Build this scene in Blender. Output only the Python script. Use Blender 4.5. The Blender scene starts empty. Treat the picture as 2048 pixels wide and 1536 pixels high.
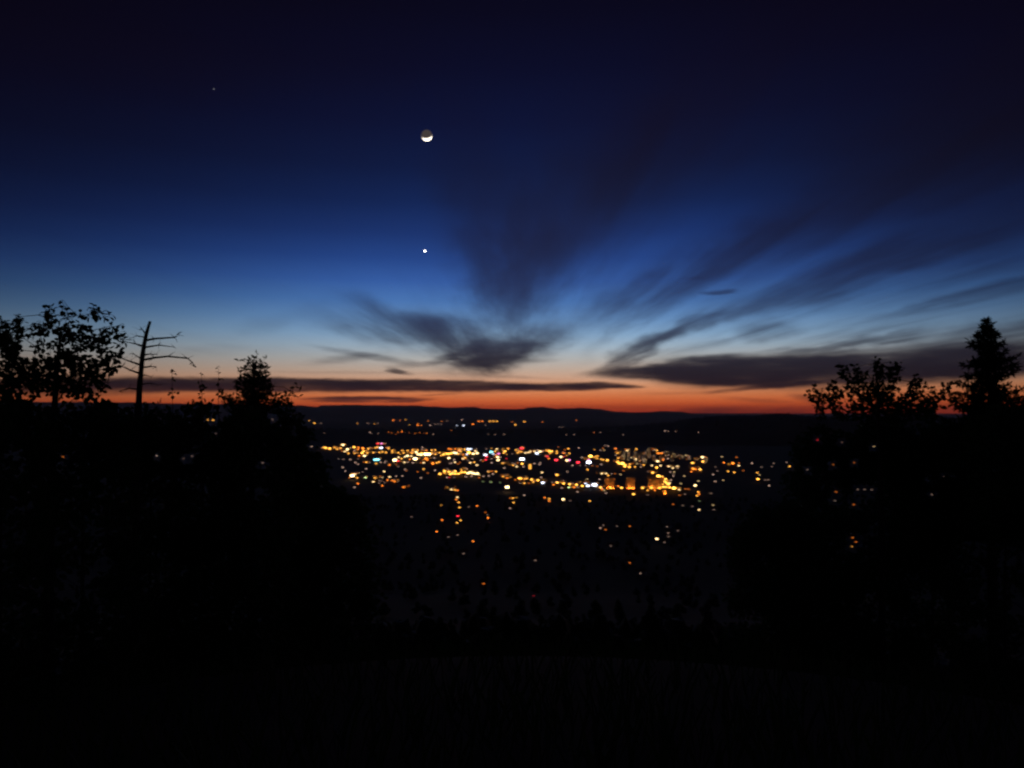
import bpy, math, random
from mathutils import Vector, Matrix, noise
from mathutils.bvhtree import BVHTree

R = random.Random(7)
scene = bpy.context.scene
col = scene.collection

# ------------------------------------------------------------------ camera
F = 1536.0                       # focal length in photograph pixels (2048 wide)
PITCH = math.atan(54 / F)        # the true horizon lies 54 px below the middle
cam = bpy.data.cameras.new('camera')
cam.sensor_width = 36.0
cam.lens = 27.0
cam.clip_start = 0.05
cam.clip_end = 1.0e6
cam.dof.use_dof = True           # the phone did not focus on the far town
cam.dof.focus_distance = 3.2
cam.dof.aperture_fstop = 3.6      # 7.5 mm wide: about 1.8 px of blur at infinity
cam.dof.aperture_ratio = 0.72
camo = bpy.data.objects.new('camera', cam)
col.objects.link(camo)
camo.location = (0, 0, 0)
camo.rotation_euler = (math.pi / 2 + PITCH, 0, 0)
scene.camera = camo
CP, SP = math.cos(PITCH), math.sin(PITCH)


def ray(px, py):
    u, v = (px - 1024) / F, (768 - py) / F
    return Vector((u, CP - v * SP, SP + v * CP)).normalized()


def at(px, py, dist):
    """the point of the line of sight through a pixel that lies dist metres ahead"""
    d = ray(px, py)
    return d * (dist / d.y)


def azel(px, py):
    d = ray(px, py)
    return math.atan2(d.x, d.y), math.asin(d.z)


def project(p):
    x, y, z = p
    f = y * CP + z * SP
    up = -y * SP + z * CP
    return 1024 + F * x / f, 768 - F * up / f


# ------------------------------------------------------------------ render
scene.render.engine = 'CYCLES'
cy = scene.cycles
cy.use_adaptive_sampling = False
cy.use_denoising = True
cy.denoiser = 'OPENIMAGEDENOISE'
cy.max_bounces = 3
cy.diffuse_bounces = 1
cy.glossy_bounces = 1
cy.transparent_max_bounces = 4
cy.volume_bounces = 1
cy.sample_clamp_indirect = 0.5
cy.filter_width = 1.9
vs = scene.view_settings
vs.view_transform = 'Standard'
vs.look = 'None'
vs.gamma = 1.0
vs.exposure = 3.0
EXPO = 2.0 ** vs.exposure


# ------------------------------------------------------------------ sky
def lin(c):
    return tuple(((v / 255) / 12.92 if v / 255 <= .04045 else ((v / 255 + .055) / 1.055) ** 2.4) for v in c)


world = bpy.data.worlds.new('World')
scene.world = world
world.use_nodes = True
nt = world.node_tree
nt.nodes.clear()
L = nt.links.new


def node(kind, **kw):
    n = nt.nodes.new(kind)
    for k, v in kw.items():
        setattr(n, k, v)
    return n


def put(sock, v):
    if hasattr(v, 'is_output'):
        L(v, sock)
    else:
        sock.default_value = v


def mth(op, a, b=0.0, c=0.0):
    n = node('ShaderNodeMath', operation=op)
    put(n.inputs[0], a)
    put(n.inputs[1], b)
    put(n.inputs[2], c)
    return n.outputs[0]


def vmath(op, a, b=(0, 0, 0), s=1.0):
    n = node('ShaderNodeVectorMath', operation=op)
    put(n.inputs[0], a)
    put(n.inputs[1], b)
    if op == 'SCALE':
        put(n.inputs['Scale'], s)
    return n.outputs['Value'] if op in ('LENGTH', 'DOT_PRODUCT') else n.outputs[0]


def maprange(v, a, b, c, d, smooth=True):
    n = node('ShaderNodeMapRange', interpolation_type='SMOOTHSTEP' if smooth else 'LINEAR')
    put(n.inputs[0], v)
    for i, q in enumerate((a, b, c, d)):
        put(n.inputs[i + 1], q)
    return n.outputs[0]


def mixc(f, a, b, mode='MIX'):
    n = node('ShaderNodeMix', data_type='RGBA', blend_type=mode)
    put(n.inputs[0], f)
    put(n.inputs[6], a)
    put(n.inputs[7], b)
    return n.outputs[2]


E0, E1 = -0.06, 1.2              # elevations (radians) that the colour ramps span


def ramp(fac, rows):
    """rows: (photograph row, sRGB) down the middle of the picture, from the horizon up"""
    n = node('ShaderNodeValToRGB')
    cr = n.color_ramp
    cr.interpolation = 'LINEAR'
    pts = []
    for y, c in rows:
        e = azel(1024, y)[1] if y > -800 else 1.15
        pts.append((max(0.0, min(1.0, (e - E0) / (E1 - E0))), lin(c)))
    pts.sort()
    while len(cr.elements) < len(pts):
        cr.elements.new(1.0)
    for el, (p, c) in zip(cr.elements, pts):
        el.position = p
        el.color = (*c, 1)
    L(fac, n.inputs[0])
    return n.outputs[0]


tc = node('ShaderNodeTexCoord')
dirv = vmath('NORMALIZE', tc.outputs['Generated'])
sep = node('ShaderNodeSeparateXYZ')
L(dirv, sep.inputs[0])
dx, dy, dz = sep.outputs
az = mth('ARCTAN2', dx, dy)
el = mth('ARCSINE', dz)
fac = mth('DIVIDE', mth('SUBTRACT', el, E0), E1 - E0)

SKY_ROWS = [(860, (70, 18, 14)), (838, (168, 40, 18)), (826, (214, 66, 28)), (812, (232, 94, 44)), (800, (232, 114, 60)),
            (788, (230, 134, 82)), (772, (228, 156, 112)), (758, (214, 166, 136)), (740, (198, 174, 156)),
            (718, (182, 182, 180)), (695, (164, 184, 200)), (670, (140, 176, 210)), (640, (112, 157, 208)),
            (605, (82, 131, 198)), (565, (58, 102, 178)), (520, (39, 76, 148)), (470, (27, 56, 118)),
            (410, (17, 40, 90)), (340, (11, 28, 68)), (250, (7, 18, 52)), (140, (4, 10, 37)), (20, (2, 5, 24)),
            (-150, (2, 3, 18)), (-900, (1, 2, 12))]
CLOUD_ROWS = [(860, (30, 12, 14)), (830, (110, 36, 28)), (812, (96, 42, 36)), (796, (62, 32, 34)), (772, (38, 27, 33)),
              (745, (38, 33, 41)), (715, (44, 43, 54)), (680, (47, 53, 73)), (640, (44, 54, 84)), (590, (36, 46, 80)),
              (540, (29, 37, 68)), (480, (24, 29, 55)), (400, (19, 22, 43)), (300, (15, 15, 33)), (150, (11, 9, 24)),
              (0, (7, 5, 16)), (-900, (2, 2, 9))]
clear_c = ramp(fac, SKY_ROWS)
cloud_c = ramp(fac, CLOUD_ROWS)

# the glow of the set sun, with lens vignetting painted in, fades to both sides
saz = azel(1080, 800)[0]
dd = mth('DIVIDE', mth('SUBTRACT', az, saz), maprange(el, 0.02, 0.15, 0.66, 0.47))
glow = mth('ADD', mth('MULTIPLY', mth('POWER', 2.718, mth('MULTIPLY', mth('MULTIPLY', dd, dd), -1.0)), 0.90), 0.10)
glow_c = mth('POWER', glow, 0.75)

# clouds: spindles of cirrus and low stratus, warped by noise, all fixed in azimuth and elevation
comb = node('ShaderNodeCombineXYZ')
L(az, comb.inputs[0])
L(el, comb.inputs[1])
P0 = comb.outputs[0]


def noise_tex(vec, scale, detail, rough=0.55, dims='3D'):
    n = node('ShaderNodeTexNoise', noise_dimensions=dims)
    L(vec, n.inputs['Vector'])
    n.inputs['Scale'].default_value = scale
    n.inputs['Detail'].default_value = detail
    n.inputs['Roughness'].default_value = rough
    return n


def warped(fx, fy, ax, ay, detail):
    v = vmath('MULTIPLY', P0, (fx, fy, 1.0))
    c = noise_tex(v, 1.0, detail).outputs['Color']
    return vmath('MULTIPLY', vmath('SUBTRACT', c, (0.5, 0.5, 0.5)), (ax, ay, 0.0))


soft_w = vmath('ADD', P0, vmath('ADD', warped(5, 9, 0.11, 0.055, 3.0), warped(26, 60, 0.022, 0.012, 5.0)))
crisp_w = vmath('ADD', P0, vmath('ADD', warped(9, 40, 0.05, 0.0065, 4.0), warped(38, 190, 0.022, 0.0036, 5.0)))

# (x, y, half length, half height, tilt in degrees, softness, opacity) in photograph pixels; s = soft cirrus
SOFT = [
    (1010, 590, 150, 70, 62, .85, .50), (1060, 545, 130, 60, 40, .8, .50), (975, 455, 180, 85, 105, .9, .52),
    (1170, 430, 300, 95, 34, .85, .50), (1290, 300, 420, 130, 28, .9, .45), (905, 684, 100, 38, -24, .6, .74),
    (815, 662, 150, 32, -17, .7, .66), (750, 672, 120, 20, -14, .8, .35), (1015, 700, 115, 30, 14, .6, .72),
    (1120, 590, 120, 40, 40, .9, .40), (1300, 585, 230, 34, 24, .85, .42), (1420, 520, 300, 55, 18, .9, .42),
    (1660, 560, 330, 38, 14, .8, .52), (1860, 520, 300, 52, 9, .8, .50), (1600, 470, 360, 60, 16, .9, .36),
    (1390, 658, 120, 14, 20, .7, .42), (1295, 692, 130, 15, 21, .55, .72), (1520, 612, 170, 16, 13, .8, .26),
    (1525, 664, 66, 18, 9, .6, .52), (1745, 678, 120, 11, 9, .55, .55), (1650, 692, 130, 7, 6, .6, .35),
    (1990, 668, 220, 24, 4, .6, .60), (1870, 610, 240, 10, 12, .7, .35), (1990, 590, 180, 16, 10, .8, .30),
    (1900, 360, 380, 120, 12, .9, .45), (2050, 200, 500, 160, 10, .9, .5), (300, 120, 500, 60, 6, .9, .22),
    (560, 640, 90, 18, 18, .9, .14), (430, 700, 120, 12, 6, .9, .10), (1240, 660, 80, 14, 30, .7, .28),
]
CRISP = [
    (545, 770, 300, 15, -.3, .30, .93), (860, 772, 260, 13, -.5, .32, .94), (1090, 775, 130, 8, -.6, .34, .92),
    (1180, 771, 86, 7, -2, .5, .85), (330, 769, 190, 15, 0, .4, .90), (100, 772, 220, 18, 0, .5, .85),
    (740, 796, 118, 4.2, 0, .5, .88), (700, 802, 76, 3.4, 0, .5, .8), (820, 801, 56, 3.0, 3, .5, .75),
    (640, 797, 60, 2.0, 0, .6, .5), (885, 789.5, 36, 1.5, 3, .6, .4),
    (797, 742, 25, 6.5, -9, .55, .78), (985, 722, 76, 11, 6, .5, .80), (1030, 700, 66, 15, 12, .6, .74),
    (930, 700, 66, 10, 22, .6, .64), (985, 690, 46, 13, 12, .7, .6), (912, 718, 20, 2.4, 0, .6, .5),
    (745, 712, 105, 7, -9, .7, .42), (690, 716, 64, 9, 7, .8, .40), (850, 728, 60, 5, 4, .7, .34),
    (1060, 722, 50, 5, 3, .8, .3), (700, 745, 150, 3, 0, .8, .18), (1000, 752, 120, 3, -3, .8, .22),
    (1310, 745, 128, 15, 1, .4, .92), (1400, 737, 130, 25, 3, .4, .90), (1520, 741, 210, 32, 3, .4, .94), (1730, 738, 330, 36, 3, .35, .95),
    (1990, 722, 280, 36, 4, .35, .95), (1560, 772, 150, 5, 5, .5, .82), (1430, 762, 120, 10, -4, .5, .84),
    (1240, 774, 40, 4, 0, .5, .75), (1385, 722, 90, 8, 7, .6, .7), (1600, 702, 70, 5, 4, .6, .45),
    (1443, 583, 36, 5, 3, .6, .62), (1395, 556, 26, 4, 2, .7, .4), (1800, 533, 70, 12, 4, .8, .4),
    (1510, 799, 60, 4, -4, .7, .34), (1420, 822, 70, 8, 4, .8, .62), (1545, 824, 80, 7, 2, .8, .55),
    (1625, 797, 40, 7, -10, .7, .45), (1340, 786, 70, 3, 2, .8, .22), (1730, 700, 200, 4, 3, .7, .35),
]
TS = []
for rows, wv in ((SOFT, soft_w), (CRISP, crisp_w)):
    T = None
    for (x, y, hl, hh, tilt, soft, op) in rows:
        a0, e0 = azel(x, y)
        a1, _ = azel(x + 4, y)
        _, e1 = azel(x, y - 4)
        m = node('ShaderNodeMapping', vector_type='TEXTURE')
        L(wv, m.inputs['Vector'])
        m.inputs['Location'].default_value = (a0, e0, 0)
        m.inputs['Rotation'].default_value = (0, 0, math.radians(tilt))
        m.inputs['Scale'].default_value = (hl * (a1 - a0) / 4, hh * (e1 - e0) / 4, 1)
        t = maprange(vmath('LENGTH', m.outputs[0]), 1 - soft, 1 + soft * 0.8, 1 - op, 1.0)
        T = t if T is None else mth('MULTIPLY', T, t)
    TS.append(T)

# long streaks of high cirrus, drawn out along one wind direction over a level sheet
inv = mth('DIVIDE', 1.0, mth('MAXIMUM', dz, 0.04))
flat = node('ShaderNodeCombineXYZ')
L(mth('MULTIPLY', dx, inv), flat.inputs[0])
L(mth('MULTIPLY', dy, inv), flat.inputs[1])


def along_wind(sx, sy, detail):
    mp = node('ShaderNodeMapping')
    L(flat.outputs[0], mp.inputs['Vector'])
    mp.inputs['Rotation'].default_value = (0, 0, azel(1120, 700)[0])
    mp.inputs['Scale'].default_value = (sx, sy, 1)
    return noise_tex(mp.outputs[0], 1.0, detail, 0.58).outputs['Fac']


amount = mth('MULTIPLY', maprange(el, 0.04, 0.10, 0.0, 1.0), maprange(az, -0.14, 0.10, 0.10, 1.0))
streak = mth('MULTIPLY', maprange(along_wind(0.8, 0.10, 6.0), 0.46, 0.68, 0.0, 0.45), amount)
feather = maprange(along_wind(2.4, 0.22, 7.0), 0.32, 0.68, 0.40, 1.55, False)
T_soft = mth('POWER', mth('MULTIPLY', mth('MAXIMUM', TS[0], 0.003), mth('SUBTRACT', 1.0, streak)), feather)
mot = noise_tex(vmath('MULTIPLY', P0, (14.0, 90.0, 1.0)), 1.0, 7.0, 0.62).outputs['Fac']
T_low = mth('POWER', mth('MAXIMUM', TS[1], 0.002), maprange(mot, 0.32, 0.68, 0.55, 1.5, False))
T = mth('MULTIPLY', T_soft, T_low)
clear_g = vmath('SCALE', clear_c, s=glow)
cloud_g = vmath('SCALE', cloud_c, s=glow_c)
skyc = vmath('ADD', mixc(T, cloud_g, clear_g), (0.0024, 0.0012, 0.0030))   # faint purple lift of the blacks over the whole sky
bg = node('ShaderNodeBackground')
L(skyc, bg.inputs['Color'])
bg.inputs['Strength'].default_value = 1.0 / EXPO
wo = node('ShaderNodeOutputWorld')
L(bg.outputs[0], wo.inputs['Surface'])
world.cycles.sampling_method = 'NONE'

# ------------------------------------------------------------------ the sun, below the horizon: it lights only the moon
MOON_PX = (853.5, 270.5)
vdir = ray(*MOON_PX)
down = (Vector((0.16, 0, -1)) - vdir * Vector((0.16, 0, -1)).dot(vdir)).normalized()
ELONG = math.radians(63)
to_sun = (vdir * math.cos(ELONG) + down * math.sin(ELONG)).normalized()
sun = bpy.data.lights.new('sun', 'SUN')
sun.energy = 5.0
sun.angle = math.radians(0.5)
sun.color = (1.0, 0.93, 0.82)
suno = bpy.data.objects.new('sun', sun)
col.objects.link(suno)
suno.rotation_euler = to_sun.to_track_quat('Z', 'Y').to_euler()
suno.location = (0, 0, 50)


# ------------------------------------------------------------------ materials
def material(name, color, rough=0.9, vary=0.0, scale=3.0, color2=None, bump=0.0):
    m = bpy.data.materials.new(name)
    m.use_nodes = True
    t = m.node_tree
    b = t.nodes['Principled BSDF']
    b.inputs['Roughness'].default_value = rough
    b.inputs['Specular IOR Level'].default_value = 0.25
    b.inputs['Base Color'].default_value = (*color, 1)
    if vary or color2:
        c2 = color2 or tuple(v * (1 - vary) for v in color)
        tcn = t.nodes.new('ShaderNodeTexCoord')
        nz = t.nodes.new('ShaderNodeTexNoise')
        nz.inputs['Scale'].default_value = scale
        nz.inputs['Detail'].default_value = 5
        t.links.new(tcn.outputs['Object'], nz.inputs['Vector'])
        r = t.nodes.new('ShaderNodeValToRGB')
        r.color_ramp.elements[0].position = .35
        r.color_ramp.elements[1].position = .65
        r.color_ramp.elements[0].color = (*c2, 1)
        r.color_ramp.elements[1].color = (*color, 1)
        t.links.new(nz.outputs['Fac'], r.inputs[0])
        t.links.new(r.outputs[0], b.inputs['Base Color'])
        if bump:
            bp = t.nodes.new('ShaderNodeBump')
            bp.inputs['Strength'].default_value = bump
            t.links.new(nz.outputs['Fac'], bp.inputs['Height'])
            t.links.new(bp.outputs[0], b.inputs['Normal'])
    return m


def leaf_material(name, color):
    m = material(name, color, 0.6, .4, 9.0)
    t = m.node_tree
    b = t.nodes['Principled BSDF']
    tr = t.nodes.new('ShaderNodeBsdfTranslucent')
    tr.inputs['Color'].default_value = (color[0] * 1.2, color[1] * 1.5, color[2], 1)
    mx = t.nodes.new('ShaderNodeMixShader')
    mx.inputs[0].default_value = 0.3
    t.links.new(b.outputs[0], mx.inputs[1])
    t.links.new(tr.outputs[0], mx.inputs[2])
    t.links.new(mx.outputs[0], t.nodes['Material Output'].inputs['Surface'])
    return m


def glow_material(name, color, strength, albedo=1.0):
    m = bpy.data.materials.new(name)
    m.use_nodes = True
    b = m.node_tree.nodes['Principled BSDF']
    b.inputs['Base Color'].default_value = (*[v * albedo for v in color], 1)
    b.inputs['Roughness'].default_value = .4 if albedo else 1.0
    b.inputs['Specular IOR Level'].default_value = .3 * albedo
    b.inputs['Emission Color'].default_value = (*color, 1)
    b.inputs['Emission Strength'].default_value = strength / EXPO
    return m


M = dict(
    ground=material('meadow_and_fields', (.022, .023, .014), .95, 0, .012, (.017, .015, .010)),
    far=material('far_wooded_mountain', (.050, .060, .040), .95, .35, .0006),
    ridge=material('wooded_ridge', (.035, .045, .026), .95, .4, .004),
    asphalt=material('asphalt', (.05, .05, .052), .85, .25, .2),
    bark=material('bark', (.060, .045, .032), .95, .45, 14, bump=.5),
    dead=material('weathered_dead_wood', (.085, .075, .062), .95, .5, 18, bump=.5),
    leaf=leaf_material('broad_leaf', (.040, .085, .030)),
    leaf2=leaf_material('shrub_leaf', (.045, .075, .025)),
    needle=leaf_material('conifer_needle', (.025, .050, .024)),
    wood=leaf_material('woodland_leaf', (.030, .042, .018)),
    grass=leaf_material('grass_blade', (.055, .070, .028)),
    plaster=material('pale_plaster', (.42, .38, .32), .9, .2, .4),
    panel=material('concrete_panel', (.36, .34, .31), .9, .2, .3),
    tile=material('roof_tile', (.16, .065, .04), .85, .35, 1.5),
    metal=material('galvanised_steel', (.30, .31, .32), .5, .2, 3),
    dark=material('dark_sheet_metal', (.08, .085, .09), .6, .3, 1),
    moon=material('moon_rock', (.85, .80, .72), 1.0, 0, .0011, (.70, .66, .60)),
)
_b = M['moon'].node_tree.nodes['Principled BSDF']          # even emission stands in for earthshine and sky glow before the disc
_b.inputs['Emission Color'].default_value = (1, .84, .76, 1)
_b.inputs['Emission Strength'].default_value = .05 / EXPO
HUE = dict(W=(1, .68, .30), Y=(1, .42, .055), O=(1, .23, .02), R=(1, .03, .05), B=(.72, .80, 1), C=(.22, .85, 1),
           M=(1, .22, .62), G=(.62, .85, .34), P=(1, .62, .46))
HUE_WORD = dict(W='warm white', Y='yellow', O='orange', R='red', B='bluish white', C='cyan', M='pink', G='greenish',
                P='pale')
STRENGTH = [0.6, 1.3, 2.7, 4.6, 8.5]
_gm = {}


def gmat(c, s):
    if (c, s) not in _gm:
        _gm[c, s] = glow_material('%s_light' % HUE_WORD[c].replace(' ', '_'), HUE[c], STRENGTH[s])
    return _gm[c, s]


# ------------------------------------------------------------------ mesh helpers
class MB:
    def __init__(self):
        self.v, self.f = [], []

    def box(self, x0, x1, y0, y1, z0, z1):
        b = len(self.v)
        self.v += [(x, y, z) for z in (z0, z1) for x, y in ((x0, y0), (x1, y0), (x1, y1), (x0, y1))]
        self.f += [tuple(b + i for i in q) for q in ((0, 3, 2, 1), (4, 5, 6, 7), (0, 1, 5, 4), (1, 2, 6, 5), (2, 3, 7, 6), (3, 0, 4, 7))]
        return self

    def tube(self, pts, rad, n=6):
        pts = [Vector(p) for p in pts]
        b = len(self.v)
        for i, p in enumerate(pts):
            t = (pts[min(i + 1, len(pts) - 1)] - pts[max(i - 1, 0)]).normalized()
            a = t.orthogonal().normalized()
            c = t.cross(a)
            r = rad[i] if isinstance(rad, (list, tuple)) else rad
            for k in range(n):
                th = 2 * math.pi * k / n
                self.v.append(tuple(p + (a * math.cos(th) + c * math.sin(th)) * r))
        for i in range(len(pts) - 1):
            for k in range(n):
                k2 = (k + 1) % n
                self.f.append((b + i * n + k, b + i * n + k2, b + (i + 1) * n + k2, b + (i + 1) * n + k))
        e = b + (len(pts) - 1) * n
        self.f.append(tuple(e + k for k in range(n)))
        self.f.append(tuple(b + k for k in reversed(range(n))))
        return self

    def spheroid(self, c, rx, ry, rz, seg=8, rings=5):
        b = len(self.v)
        for i in range(1, rings):
            th = math.pi * i / rings
            for k in range(seg):
                ph = 2 * math.pi * k / seg
                self.v.append((c[0] + rx * math.sin(th) * math.cos(ph), c[1] + ry * math.sin(th) * math.sin(ph), c[2] + rz * math.cos(th)))
        top, bot = len(self.v), len(self.v) + 1
        self.v += [(c[0], c[1], c[2] + rz), (c[0], c[1], c[2] - rz)]
        for i in range(rings - 2):
            for k in range(seg):
                k2 = (k + 1) % seg
                self.f.append((b + i * seg + k, b + (i + 1) * seg + k, b + (i + 1) * seg + k2, b + i * seg + k2))
        for k in range(seg):
            k2 = (k + 1) % seg
            self.f.append((top, b + k, b + k2))
            self.f.append((bot, b + (rings - 2) * seg + k2, b + (rings - 2) * seg + k))
        return self

    def leaf(self, base, d, up, ln, wd, fold=.25):
        """an ovate leaf with a folded midrib and a drooping tip"""
        d = d.normalized()
        s = d.cross(up)
        s = s.normalized() if s.length > 1e-4 else d.orthogonal().normalized()
        n = s.cross(d)
        b = len(self.v)
        prof = ((0, 0), (.22, .36), (.5, .5), (.78, .32), (1, 0))
        for t, w in prof:
            c = base + d * (ln * t) - n * (ln * .18 * t * t)
            if w == 0:
                self.v.append(tuple(c))
            else:
                self.v.append(tuple(c + s * wd * w + n * fold * wd * w))
                self.v.append(tuple(c))
                self.v.append(tuple(c - s * wd * w + n * fold * wd * w))
        q = [(0, 1, 2), (0, 2, 3), (1, 4, 5, 2), (2, 5, 6, 3), (4, 7, 8, 5), (5, 8, 9, 6), (7, 10, 8), (8, 10, 9)]
        self.f += [tuple(b + i for i in f) for f in q]
        return self

    def data(self, name, mat, smooth=False):
        me = bpy.data.meshes.new(name)
        me.from_pydata(self.v, [], self.f)
        if mat is not None:
            me.materials.append(mat)
        if smooth:
            me.polygons.foreach_set('use_smooth', [True] * len(me.polygons))
        me.update()
        return me

    def build(self, name, mat, parent=None, smooth=False):
        return link(name, self.data(name, mat, smooth), parent)


def link(name, me, parent=None):
    o = bpy.data.objects.new(name, me)
    col.objects.link(o)
    if parent is not None:
        o.parent = parent
    return o


def tag(o, label=None, cat=None, group=None, kind=None):
    for k, v in (('label', label), ('category', cat), ('group', group), ('kind', kind)):
        if v:
            o[k] = v
    return o


def thing(name, loc, rz, label, cat, group=None):
    o = bpy.data.objects.new(name, None)
    col.objects.link(o)
    o.empty_display_size = .5
    o.location = loc
    o.rotation_euler = (0, 0, rz)
    return tag(o, label, cat, group)


def interp(tab, x):
    if x <= tab[0][0]:
        return tab[0][1]
    for (a, b), (c, d) in zip(tab, tab[1:]):
        if x <= c:
            t = (x - a) / (c - a)
            return b + (d - b) * t
    return tab[-1][1]


def smooth_interp(tab, x):
    if x <= tab[0][0]:
        return tab[0][1]
    for (a, b), (c, d) in zip(tab, tab[1:]):
        if x <= c:
            t = (x - a) / (c - a)
            return b + (d - b) * (t * t * (3 - 2 * t))
    return tab[-1][1]


# ------------------------------------------------------------------ terrain
PROFILE = [(0, -1.65), (4, -1.9), (10, -3.2), (30, -9.6), (60, -19), (150, -46), (300, -88), (600, -160), (900, -205),
           (1200, -229), (1600, -245), (2200, -252), (5900, -254), (90000, -254)]


def ground_z(x, y):
    r = math.hypot(x, y)
    z = interp(PROFILE, r)
    if r > 3:
        s = min(1, r / 60) * .5
        z += s * noise.noise(Vector((x / 9, y / 9, 0)))
    if 80 < r < 2300:
        w = min(1, (r - 80) / 200) * min(1, (2300 - r) / 600)
        z += w * (7 * noise.noise(Vector((x / 260, y / 260, 3))) + 2 * noise.noise(Vector((x / 70, y / 70, 5))))
    if y < 0 and r > 30:                      # the hill goes on behind the camera
        z += min(r - 30, 900) * .24 * max(0, -y / r)
    return z


azs = [math.radians(-46 + .4 * i) for i in range(231)] + [math.radians(46.4 + 3.0 * i) for i in range(90)]
azs = [a for a in azs if a < math.radians(314)]
rings = [.5 * 1.075 ** i for i in range(163)] + [90000.0]
gb = MB()
gb.v.append((0, 0, ground_z(0, 0)))
na = len(azs)
for r in rings:
    for a in azs:
        x, y = r * math.sin(a), r * math.cos(a)
        gb.v.append((x, y, ground_z(x, y)))
for k in range(na):
    gb.f.append((0, 1 + (k + 1) % na, 1 + k))
for i in range(len(rings) - 1):
    for k in range(na):
        k2 = (k + 1) % na
        gb.f.append((1 + i * na + k, 1 + i * na + k2, 1 + (i + 1) * na + k2, 1 + (i + 1) * na + k))
tag(gb.build('ground', M['ground'], smooth=True), 'dark valley floor and hillside falling away below the viewpoint', 'ground', kind='structure')
GROUND = BVHTree.FromPolygons(gb.v, gb.f)
FAR_R = rings[-1]


def surface(x, y, tree=None):
    h = (tree or GROUND).ray_cast(Vector((x, y, 3000)), Vector((0, 0, -1)))
    return h[0].z


def range_mesh(name, mat, crest, r_rows, shape, a0, a1, step, rough, seed):
    """a range of hills: crest(px) is the row of its skyline in the photograph, at the distance where shape is 1"""
    b = MB()
    n = int((a1 - a0) / step) + 1
    rpk = r_rows[shape.index(1.0)]
    for r, s in zip(r_rows, shape):
        for i in range(n):
            a = math.radians(a0 + i * step)
            px = 1024 + F * math.tan(a)
            top = -(crest(px) - 822) / F * rpk * 1.0 / math.cos(a) * math.cos(a)
            h = top + 256
            edge = min(1, i / (n * .06), (n - 1 - i) / (n * .06))
            rr = r * (1 + .05 * noise.noise(Vector((a * 9, seed, r / rpk * 3))))
            x, y = rr * math.sin(a), rr * math.cos(a)
            k = max(0.0, s + (.22 * noise.noise(Vector((a * 24, r / rpk * 9, seed))) if 0 < s < 1 else 0))
            z = -258 + h * k * edge
            if s == 1.0:
                z += rough * noise.noise(Vector((a * 160, seed, 1))) + rough * .6 * noise.noise(Vector((a * 420, seed, 2)))
            elif s > 0:
                z += rough * 1.5 * noise.noise(Vector((a * 90, r / rpk * 40, seed)))
            b.v.append((x, y, z))
    for j in range(len(r_rows) - 1):
        for i in range(n - 1):
            b.f.append((j * n + i, j * n + i + 1, (j + 1) * n + i + 1, (j + 1) * n + i))
    o = b.build(name, mat, smooth=True)
    return o, BVHTree.FromPolygons(b.v, b.f)


FAR_CREST = [(-700, 815), (0, 806), (240, 806), (400, 809), (520, 810), (600, 811), (633, 814), (642, 811), (700, 810), (800, 811),
             (835, 811), (862, 813), (905, 815), (947, 813.5), (965, 817), (1000, 818), (1040, 818), (1060, 815), (1080, 813.5),
             (1112, 817), (1165, 815.5), (1200, 818), (1232, 823), (1270, 824.5), (1330, 822), (1360, 823), (1390, 828),
             (1450, 832), (1700, 836), (2800, 830)]
o, _ = range_mesh('mountains', M['far'], lambda p: smooth_interp(FAR_CREST, p), [27000, 29500, 32000, 34500, 37000, 40000, 44000, 49000],
                  [0.0, .25, .5, .75, 1.0, .8, .45, 0.0], -56, 56, .12, 14, 4.4)
tag(o, 'long low mountain range on the horizon beyond the plain', 'mountains', kind='structure')
RIDGE_CREST = [(-700, 852), (0, 850), (500, 854), (700, 857), (900, 858), (1100, 857), (1250, 852), (1330, 845), (1390, 836), (1440, 831),
               (1500, 830.5), (1530, 829), (1550, 826.5), (1570, 826), (1590, 829), (1620, 831.5), (1680, 834), (1800, 832), (2048, 834), (2800, 836)]
o, RIDGE = range_mesh('wooded_hills', M['ridge'], lambda p: smooth_interp(RIDGE_CREST, p), [5950, 6300, 6700, 7100, 7500, 7900, 8300, 8800, 9400, 10000],
                      [0.0, .2, .42, .62, .82, 1.0, .86, .55, .25, 0.0], -56, 56, .12, 5, 9.1)
tag(o, 'dark wooded hills between the town and the far plain', 'hills', kind='structure')


def hit(px, py):
    d = ray(px, py)
    best = None
    for t in (GROUND, RIDGE):
        h = t.ray_cast(Vector((0, 0, 0)), d)
        if h[0] is not None and (best is None or h[3] < best[1]):
            best = (h[0], h[3])
    if best is None:
        p = d * 24000 / d.y
        return Vector((p.x, p.y, -254))
    return best[0]


def stand(px, py, height):
    """where a thing stands whose point at this height shows at the pixel"""
    p = hit(px, py)
    for _ in range(3):
        p = hit(px, py + height * F / max(p.y, 50))
    return p


# ------------------------------------------------------------------ the lights of the valley, read off the photograph
LIGHTS = []          # (px, py, colour, size)


def tile(ox, oy, k, text):
    for e in text.split(';'):
        q = e.split()
        if len(q) == 3:
            LIGHTS.append((ox + float(q[0]) / k, oy + float(q[1]) / k, q[2][0], int(q[2][1])))


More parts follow.
